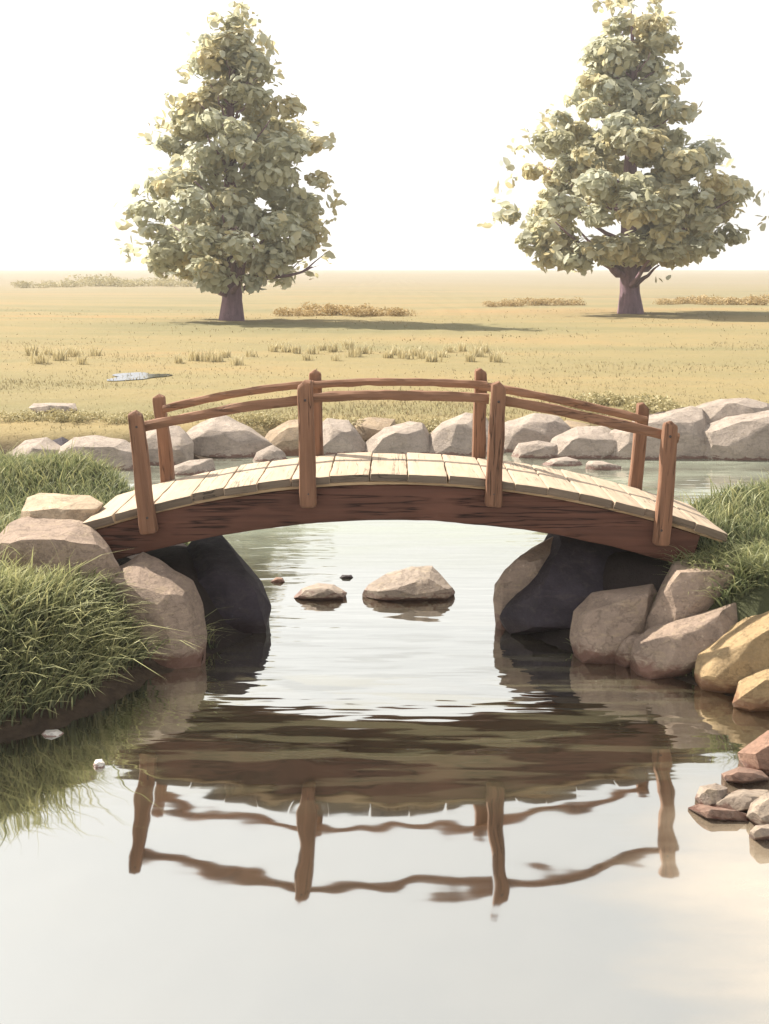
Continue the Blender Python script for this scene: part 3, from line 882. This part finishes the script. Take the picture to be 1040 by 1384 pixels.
# left foreground clump, its long blades arching over the water
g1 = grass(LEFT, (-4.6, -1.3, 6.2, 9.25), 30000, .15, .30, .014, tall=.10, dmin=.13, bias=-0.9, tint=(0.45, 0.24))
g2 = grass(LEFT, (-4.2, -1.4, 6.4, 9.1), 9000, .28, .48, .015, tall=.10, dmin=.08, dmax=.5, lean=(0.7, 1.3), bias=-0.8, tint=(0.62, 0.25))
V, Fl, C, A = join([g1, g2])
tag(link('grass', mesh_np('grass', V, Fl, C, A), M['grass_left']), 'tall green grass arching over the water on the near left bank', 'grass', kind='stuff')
g1 = grass(LEFT, (-7.5, -1.3, 9.1, 14.6), 44000, .11, .24, .014, tall=.05, tint=(0.5, 0.24))
V, Fl, C, A = join([g1])
tag(link('grass', mesh_np('grass', V, Fl, C, A), M['grass_bank']), 'short green grass on the left bank behind the bridge end', 'grass', kind='stuff')
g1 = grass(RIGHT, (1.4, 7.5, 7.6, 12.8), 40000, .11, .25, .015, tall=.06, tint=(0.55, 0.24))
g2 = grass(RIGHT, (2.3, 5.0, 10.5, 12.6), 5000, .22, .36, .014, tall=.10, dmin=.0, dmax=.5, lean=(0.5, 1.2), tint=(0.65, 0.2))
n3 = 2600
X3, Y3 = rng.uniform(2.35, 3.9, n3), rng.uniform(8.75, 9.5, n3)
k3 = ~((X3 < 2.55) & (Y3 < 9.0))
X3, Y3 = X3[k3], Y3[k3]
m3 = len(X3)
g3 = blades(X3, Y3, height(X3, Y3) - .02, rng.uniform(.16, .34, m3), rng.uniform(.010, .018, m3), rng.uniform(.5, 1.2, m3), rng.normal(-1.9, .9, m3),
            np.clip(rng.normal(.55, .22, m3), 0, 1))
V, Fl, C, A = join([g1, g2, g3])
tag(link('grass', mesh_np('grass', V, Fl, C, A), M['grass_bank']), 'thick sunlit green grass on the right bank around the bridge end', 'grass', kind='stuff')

# dry meadow grass beyond the far bank
parts = []
for y0, y1, n, h0, h1, w in ((17.8, 26, 34000, .05, .11, .016), (26, 40, 13000, .04, .10, .022), (40, 75, 6000, .05, .11, .04)):
    Y = rng.uniform(y0, y1, n)
    X = rng.uniform(-1, 1, n) * (Y * 0.38 + 2)
    k = (inside_dist(FAR, X, Y) > .2) & ~blocked(X, Y)
    X, Y = X[k], Y[k]
    pt = 0.5 + 0.3 * np.sin(X * .5 + 1.7 * np.sin(Y * .37)) + 0.25 * np.cos(Y * .9 - X * .23)
    k = rng.random(len(X)) < (0.10 + 0.90 * np.clip(pt, 0, 1) ** 2)
    X, Y, pt = X[k], Y[k], pt[k]
    m = len(X)
    parts.append(blades(X, Y, height(X, Y) - .02, rng.uniform(h0, h1, m) * (.7 + .6 * np.clip(pt, 0, 1)), rng.uniform(.6, 1.3, m) * w,
                        rng.uniform(.2, .8, m), rng.uniform(0, 6.283, m), np.clip(rng.normal(.5, .22, m) + .3 * (pt - .5), 0, 1), segs=2))
V, Fl, C, A = join(parts)
tag(link('grass', mesh_np('grass', V, Fl, C, A), M['grass_dry']), 'dry golden grass covering the meadow beyond the stream', 'grass', kind='stuff')


# ------------------------------------------------------------------ leafy clumps
def leaf_mesh(name, C, N, SZ, tint):
    """Rounded, slightly folded leaves: centre C, normal N, size SZ."""
    n = len(C)
    N = N / (np.linalg.norm(N, axis=1, keepdims=True) + 1e-9)
    R = rng.normal(size=(n, 3))
    U = np.cross(N, R)
    U /= (np.linalg.norm(U, axis=1, keepdims=True) + 1e-9)
    W = np.cross(N, U)
    shape = [(-1.0, 0.0, 0.0), (-0.45, -0.55, 0.12), (0.4, -0.5, 0.12), (1.0, 0.0, -0.1), (0.4, 0.5, 0.12), (-0.45, 0.55, 0.12)]
    vs = []
    for a, b, c in shape:
        j = rng.uniform(.8, 1.2, (n, 1))
        vs.append(C + (U * a * j + W * b * j + N * c) * SZ[:, None] * .5)
    V = np.stack(vs, 1)
    base = (np.arange(n) * 6)[:, None]
    fl = (base + np.array([0, 1, 2, 3, 0, 3, 4, 5])[None, :]).ravel()
    return mesh_np(name, V.reshape(-1, 3), fl, np.full(2 * n, 4), {'tint': np.repeat(tint, 6), 'along': np.zeros(6 * n)})


def tube(path, radii, sides=9, seed=0, rough=.12):
    V, Fc = [], []
    n = len(path)
    for i, p in enumerate(path):
        a, b = Vector(path[max(0, i - 1)]), Vector(path[min(n - 1, i + 1)])
        t = (b - a).normalized()
        u = t.cross(Vector((0.3, 1, 0.1))).normalized()
        w = t.cross(u)
        for j in range(sides):
            an = 6.28318 * j / sides
            r = radii[i] * (1 + rough * noise.noise(Vector((math.cos(an) * 1.3, math.sin(an) * 1.3, i * .5 + seed))))
            V.append(Vector(p) + (u * math.cos(an) + w * math.sin(an)) * r)
    for i in range(n - 1):
        for j in range(sides):
            a, b = i * sides + j, i * sides + (j + 1) % sides
            Fc.append((a, b, b + sides, a + sides))
    V.append(Vector(path[-1]))
    k = len(V) - 1
    for j in range(sides):
        Fc.append(((n - 1) * sides + j, (n - 1) * sides + (j + 1) % sides, k))
    return V, Fc


def smooth_path(a, b, sag, n, r, jit):
    out = []
    for i in range(n + 1):
        t = i / n
        p = a.lerp(b, t) + Vector((0, 0, sag * math.sin(t * math.pi)))
        if 0 < i < n:
            p += Vector((r.uniform(-jit, jit), r.uniform(-jit, jit), r.uniform(-jit, jit)))
        out.append(p)
    return out


def tree(label, cx, ybase, d, rows, trunk_px, limbs, n_clump, seed, leaf=(0.30, 0.52)):
    global rng
    rng = np.random.default_rng(seed)
    r = random.Random(seed)
    u = d / F
    base = P(cx, ybase, d)
    base.z = float(height(base.x, base.y)) - 0.05
    root = tag(link('tree', None, loc=base), label, 'tree')
    zt = [(ybase - y) * u for y, a, b in rows][::-1]
    la = [-a * u for y, a, b in rows][::-1]
    ra = [b * u for y, a, b in rows][::-1]

    def R(z, th):
        l, rr = np.interp(z, zt, la), np.interp(z, zt, ra)
        s = (np.cos(th) + 1) / 2
        return (l * (1 - s) + rr * s)
    zmin, zmax = zt[0], zt[-1]
    clear = 70 * u
    # --- trunk and limbs, one woody body
    V, Fc = [], []

    def add(path, radii, sides=9):
        v, f = tube(path, radii, sides, r.random() * 9)
        o = len(V)
        V.extend(v)
        Fc.extend([tuple(k + o for k in q) for q in f])
    H = zmax
    rt = trunk_px * u / 2
    tp = []
    tr = []
    for i in range(15):
        t = i / 14
        tp.append(Vector((0.25 * math.sin(t * 5 + seed) * t, 0.2 * math.sin(t * 4) * t, H * 0.95 * t)))
        tr.append(rt * (1.28 if i == 0 else 1.0) * (1 - t) ** 0.85 + 0.03)
    add(tp, tr, 12)
    for (t0, dx, dy, z1, th) in limbs:                      # the limbs the photograph shows
        a = Vector((0, 0, t0))
        b = Vector((dx, dy, z1))
        path = smooth_path(a, b, -0.25, 7, r, .08)
        add(path, [th * (1 - .75 * i / 7) for i in range(8)])
        for k in range(3):
            c = path[4 + k % 3]
            e = c + Vector((dx * r.uniform(.15, .4), r.uniform(-.8, .8), r.uniform(.4, 1.3)))
            add(smooth_path(c, e, 0, 4, r, .05), [th * .32, th * .26, th * .2, th * .12, th * .05], 6)
    for k in range(34):
        z = zmin + (zmax - zmin) * r.uniform(0.05, 0.85)
        an = r.uniform(0, 6.283)
        rad = float(R(z, an)) * r.uniform(.55, .85)
        a = Vector((0, 0, max(zmin * .8, z - rad * .55)))
        b = Vector((math.cos(an) * rad, math.sin(an) * rad, z))
        w = rt * 0.30 * (1 - z / H) + .05
        add(smooth_path(a, b, -0.15 * rad * .3, 6, r, .1), [w * (1 - .8 * i / 6) for i in range(7)], 7)
    me = mesh_from('trunk', V, Fc)
    me.polygons.foreach_set('use_smooth', np.ones(len(me.polygons), bool))
    link('trunk', me, M['bark'], root)
    # --- crown: many leaf clumps through the volume, leaving gaps
    Cs, Ns, Ss, Ts = [], [], [], []
    zz = np.linspace(zmin, zmax, 200)
    ar = np.array([float(R(z, 0) * .5 + R(z, math.pi) * .5) ** 1.35 + .25 for z in zz])
    cum = np.cumsum(ar) / ar.sum()
    for k in range(n_clump):
        z = float(np.interp(r.random(), cum, zz))
        th = r.uniform(0, 6.283)
        env = float(R(z, th))
        cr = min(r.uniform(.55, 1.20) * (u / 0.0374) ** .7, max(.35, env * .7))
        rad = max(0, env - cr * .80) * (r.random() ** 0.40)
        c = np.array([math.cos(th) * rad, math.sin(th) * rad, z])
        if math.hypot(c[0], c[1]) < 2.3 * u / .0374 and c[2] - .7 * cr < clear:
            c[2] = clear + .7 * cr
        m = int(100 * cr ** 1.8 + 16)
        dirs = rng.normal(size=(m, 3))
        dirs /= np.linalg.norm(dirs, axis=1, keepdims=True)
        rr = cr * rng.uniform(.45, 1.02, (m, 1))
        pts = c + dirs * rr * np.array([1.05, 1.05, .68])
        nn = dirs * np.array([.7, .7, 1.0]) + np.array([0, 0, .45]) + rng.normal(0, .45, (m, 3))
        kind = r.random()
        tint = np.clip(rng.normal(.22 + .62 * kind, .10, m), 0, 1)
        Cs.append(pts)
        Ns.append(nn)
        Ss.append(rng.uniform(leaf[0], leaf[1], m))
        Ts.append(tint)
    # loose sprays at the outline
    for k in range(70):
        z = zmin + (zmax - zmin) * r.random() ** .8
        th = r.choice([0, math.pi]) + r.gauss(0, .7)
        env = float(R(z, th))
        c = np.array([math.cos(th) * env * r.uniform(.98, 1.10), math.sin(th) * env, z + r.uniform(0, .4)])
        m = r.randint(3, 9)
        Cs.append(c + rng.normal(0, .22, (m, 3)))
        Ns.append(rng.normal(size=(m, 3)) + np.array([0, 0, .5]))
        Ss.append(rng.uniform(leaf[0] * .8, leaf[1], m))
        Ts.append(np.clip(rng.normal(.65, .15, m), 0, 1))
    C = np.concatenate(Cs)
    me = leaf_mesh('crown', C, np.concatenate(Ns), np.concatenate(Ss), np.concatenate(Ts))
    link('crown', me, M['leaf'], root)
    return root


rowsL = [(8, -7, 7), (28, -26, 26), (50, -46, 34), (85, -54, 56), (120, -66, 62), (152, -92, 116), (190, -114, 140), (225, -118, 138),
         (262, -134, 122), (298, -142, 142), (330, -140, 136), (355, -126, 130), (376, -112, 112), (392, -40, 20)]
rowsR = [(-14, -8, 8), (2, -32, 32), (34, -64, 52), (70, -66, 66), (110, -80, 66), (150, -108, 88), (180, -140, 110), (215, -148, 138), (250, -172, 166),
         (292, -186, 166), (325, -166, 148), (345, -138, 120), (362, -100, 64), (376, -40, 36)]
tree('smaller pale leafy tree with a forked purple trunk, left of the two in the meadow', 314, 430, 58.0, rowsL, 27,
     [(2.4, -1.35, -.4, 3.9, .26), (2.3, 1.15, .3, 4.4, .30), (2.2, 4.1, -.6, 2.75, .17)], 150, 21, leaf=(0.34, 0.64))
tree('broader leafy tree with a thick purple trunk, right of the two in the meadow', 852, 420, 68.0, rowsR, 28,
     [(2.2, -1.7, -.4, 3.4, .36), (2.4, 2.2, -.3, 3.8, .28)], 165, 42, leaf=(0.40, 0.74))
rng = np.random.default_rng(99)


# low shrubs and tall dry clumps in the meadow
def shrub_mesh(name, seed, w, h, n):
    g = np.random.default_rng(seed)
    Cs = []
    for k in range(9):
        c = np.array([g.uniform(-.38, .38) * w, g.uniform(-.3, .3) * w, g.uniform(.15, .55) * h])
        m = n // 9
        dd = g.normal(size=(m, 3))
        dd /= np.linalg.norm(dd, axis=1, keepdims=True)
        Cs.append(c + dd * g.uniform(.5, 1, (m, 1)) * np.array([w * .24, w * .22, h * .42]))
    C = np.concatenate(Cs)
    C[:, 2] = np.abs(C[:, 2])
    return leaf_mesh(name, C, g.normal(size=C.shape) + np.array([0, 0, .4]), g.uniform(.10, .2, len(C)) * h, np.clip(g.normal(.5, .25, len(C)), 0, 1))


def shrubs(spots, mat, label, group, meshes, cat='shrub', dist=None):
    for i, (x, y, s) in enumerate(spots):
        d = dist or wd(y, .5)
        p = P(x, y, d)
        me = meshes[i % len(meshes)]
        if len(me.materials) == 0:
            me.materials.append(mat)
        o = bpy.data.objects.new('shrub', me)
        COL.objects.link(o)
        o.location = (p.x, p.y, float(height(p.x, p.y)) - .03)
        o.rotation_euler.z = i * 2.4
        o.scale = (s, s, s * (0.8 + .3 * ((i * 37) % 10) / 10))
        tag(o, label, cat, group)


sm = [shrub_mesh('shrub', 3 + i, 2.2, 0.75, 900) for i in range(3)]
shrubs([(398, 425, 1.0), (428, 424, 1.1), (455, 424, 1.15), (484, 425, 1.1), (512, 424, 1.05), (540, 425, .9)], M['shrub'],
       'low golden shrub in the row right of the left tree', 'golden shrubs beside the left tree', sm)
sm2 = [shrub_mesh('shrub', 13 + i, 2.2, 0.7, 900) for i in range(3)]
shrubs([(664, 413, .9), (690, 413, 1.0), (716, 412, 1.1), (744, 412, 1.1), (772, 412, 1.0)], M['shrub'],
       'low golden shrub in the row left of the right tree', 'golden shrubs left of the right tree', sm2)
sm3 = [shrub_mesh('shrub', 23 + i, 2.4, 0.75, 900) for i in range(3)]
shrubs([(905, 411, 1.0), (932, 410, 1.1), (964, 411, 1.2), (996, 411, 1.2), (1028, 411, 1.2)], M['shrub'],
       'low golden shrub in the row right of the right tree', 'golden shrubs right of the right tree', sm3)
sm4 = [shrub_mesh('shrub', 33 + i, 1.0, 0.42, 1100) for i in range(3)]
shrubs([(770, 549, .6), (796, 542, .75), (824, 540, .8), (850, 543, .8), (878, 549, .9), (904, 553, .8), (806, 556, .6)], M['shrub_green'],
       'low olive green shrub in the meadow behind the far bank rocks at right', 'olive shrubs behind the far bank rocks', sm4)
sm5 = [shrub_mesh('shrub', 43 + i, .9, 0.3, 900) for i in range(3)]
shrubs([(28, 592, .9), (70, 588, .8), (110, 587, .9), (160, 586, .8), (196, 580, .8), (345, 578, .9), (376, 572, .8), (590, 570, .9), (470, 566, .8)], M['shrub_green'],
       'low dry tuft growing over the back of the far bank rocks', 'dry tufts behind the far bank rocks', sm5, 'grass tuft', 19.9)

sm6 = [shrub_mesh('shrub', 53 + i, 9.0, 2.2, 900) for i in range(3)]
for i, me6 in enumerate(sm6):
    me6.materials.append(M['shrub_green'])
shrubs([(92, 388, .8), (128, 387, 1.0), (165, 388, .8), (205, 387, 1.0), (240, 388, .7), (40, 389, .6)], M['shrub_green'],
       'hazy pale shrub far off in the meadow, left of the left tree', 'far hazy shrubs at left', sm6)

# pale feathery plumes in the meadow
pl = []
g = np.random.default_rng(5)
for v in range(3):
    n = 26
    X, Y = g.normal(0, .10, n), g.normal(0, .08, n)
    pl.append(mesh_np('grass_plume', *blades(X, Y, np.zeros(n), g.uniform(.22, .42, n), np.full(n, .05), g.uniform(.1, .5, n), g.uniform(0, 6.28, n), g.random(n), segs=3)))
    pl[-1].materials.append(M['plume'])
rp = random.Random(8)
plume_spots = [(x, rp.uniform(478, 492)) for x in range(44, 140, 12)] + [(x, rp.uniform(481, 496)) for x in range(245, 345, 16)] + \
    [(x, rp.uniform(472, 488)) for x in range(370, 492, 11)] + [(x, rp.uniform(474, 490)) for x in range(525, 672, 12)]
for i, (x, y) in enumerate(plume_spots):
    d = wd(y, .5)
    p = P(x + rp.uniform(-4, 4), y, d)
    o = bpy.data.objects.new('grass_plume', pl[i % 3])
    COL.objects.link(o)
    o.location = (p.x, p.y, float(height(p.x, p.y)) - .02)
    o.rotation_euler.z = rp.uniform(0, 6.28)
    s = rp.uniform(.8, 1.2)
    o.scale = (s, s, s)
    tag(o, 'pale feathery grass plume in the middle of the meadow', 'grass plume', 'pale plumes across the meadow')

# broad-leaved plant at the left edge, and sprouts beside the right bridge end
def leafy(name, label, x, y, d, n, L, seed):
    g = np.random.default_rng(seed)
    p = P(x, y, d)
    z = float(height(p.x, p.y))
    a = g.uniform(0, 6.283, n)
    v, f, c, at = blades(g.normal(0, .04, n), g.normal(0, .04, n), np.zeros(n), g.uniform(.7, 1.15, n) * L, g.uniform(.16, .24, n) * L,
                         g.uniform(.5, 1.0, n), a, g.random(n), segs=5)
    # leaf-shaped: narrow at the stalk
    o = link(name, mesh_np(name, v, f, c, at), M['plant'], loc=(p.x, p.y, z - .02))
    return tag(o, label, 'plant')


leafy('leafy_plant', 'broad leaved green plant at the left edge beside the cream slab', 8, 700, 9.6, 30, .36, 3)
leafy('leafy_plant', 'small green sprout under the right end of the bridge beam', 928, 752, 9.12, 22, .22, 4)

# small puddle in the meadow
pv = []
pc = P(184, 507, wd(507, .5))
for i in range(24):
    a = 6.283 * i / 24
    rr = 1 + .25 * math.sin(3 * a + 1) + .15 * math.sin(5 * a)
    x, y = pc.x + .62 * rr * math.cos(a), pc.y + 1.0 * rr * math.sin(a)
    pv.append((x, y, 0))
zp = 0.478
k = NT('puddle_water')
pm = k.surf(k.n('ShaderNodeBsdfGlossy', inp={'Color': (.62, .63, .66, 1), 'Roughness': .08}).outputs[0])
tag(link('puddle', mesh_from('puddle', [(v[0], v[1], zp) for v in pv], [tuple(range(24))]), pm), 'small pale puddle in the meadow', kind='structure')

# ------------------------------------------------------------------ light, sky, air, camera
SUN = Vector((-0.78, 0.54, 0)).normalized()
EL = math.radians(44)
to_sun = Vector((SUN.x * math.cos(EL), SUN.y * math.cos(EL), math.sin(EL)))
sd = bpy.data.lights.new('sun', 'SUN')
sd.energy = 5.0
sd.angle = math.radians(0.6)
sd.color = (1.0, 0.93, 0.80)
so = bpy.data.objects.new('sun', sd)
COL.objects.link(so)
so.rotation_mode = 'QUATERNION'
so.rotation_quaternion = (-to_sun).to_track_quat('-Z', 'Y')
so.location = (-30, 20, 40)

w = bpy.data.worlds.new('World')
S.world = w
w.use_nodes = True
nt = w.node_tree
nt.nodes.clear()
sky = nt.nodes.new('ShaderNodeTexSky')
sky.sky_type = 'NISHITA'
sky.sun_disc = False
sky.sun_elevation = EL
sky.sun_rotation = math.atan2(SUN.x, SUN.y)
sky.air_density = 1.0
sky.dust_density = 3.0
hs = nt.nodes.new('ShaderNodeHueSaturation')
hs.inputs['Saturation'].default_value = 0.06
hs.inputs['Value'].default_value = 1.0
bg = nt.nodes.new('ShaderNodeBackground')
bg.inputs['Strength'].default_value = 0.106
wo = nt.nodes.new('ShaderNodeOutputWorld')
nt.links.new(sky.outputs[0], hs.inputs['Color'])
veil = nt.nodes.new('ShaderNodeMix')          # thin high cloud evening out the sky
veil.data_type = 'RGBA'
veil.inputs[0].default_value = 0.6
veil.inputs[7].default_value = (5.7, 5.7, 5.6, 1)
nt.links.new(hs.outputs[0], veil.inputs[6])
nt.links.new(veil.outputs[2], bg.inputs['Color'])
nt.links.new(bg.outputs[0], wo.inputs['Surface'])

HAZE = 0.0007
if HAZE > 0:
    x0, x1, y0, y1, z0, z1 = gx[0] - 5, gx[-1] + 5, gy[0] - 5, gy[-1] + 5, -1.8, 24.0
    hv = [(x, y, z) for z in (z0, z1) for y in (y0, y1) for x in (x0, x1)]
    hf = [(0, 2, 3, 1), (4, 5, 7, 6), (0, 1, 5, 4), (2, 6, 7, 3), (0, 4, 6, 2), (1, 3, 7, 5)]
    k = NT('haze_air')
    pvn = k.n('ShaderNodeVolumePrincipled', inp={'Color': (1.0, 0.985, 0.96, 1), 'Density': HAZE, 'Anisotropy': 0.2})
    k.t.links.new(pvn.outputs[0], k.out.inputs['Volume'])
    tag(link('haze', mesh_from('haze', hv, hf), k.m), 'pale warm haze over the meadow', kind='stuff')

cd = bpy.data.cameras.new('camera')
co = bpy.data.objects.new('camera', cd)
COL.objects.link(co)
co.location = (0, 0, E)
co.rotation_euler = (math.radians(90), 0, 0)
cd.sensor_fit = 'HORIZONTAL'
cd.sensor_width = 36
cd.lens = F / 1040 * 36
cd.shift_y = (HY - 692) / 1040
cd.clip_end = 5000
S.camera = co

S.view_settings.view_transform = 'Standard'
S.view_settings.look = 'None'
S.view_settings.exposure = 1.06
S.view_settings.gamma = 1.0
S.render.engine = 'CYCLES'
S.cycles.use_denoising = True
S.cycles.max_bounces = 10
S.cycles.diffuse_bounces = 7
S.cycles.transmission_bounces = 8
S.cycles.volume_bounces = 0
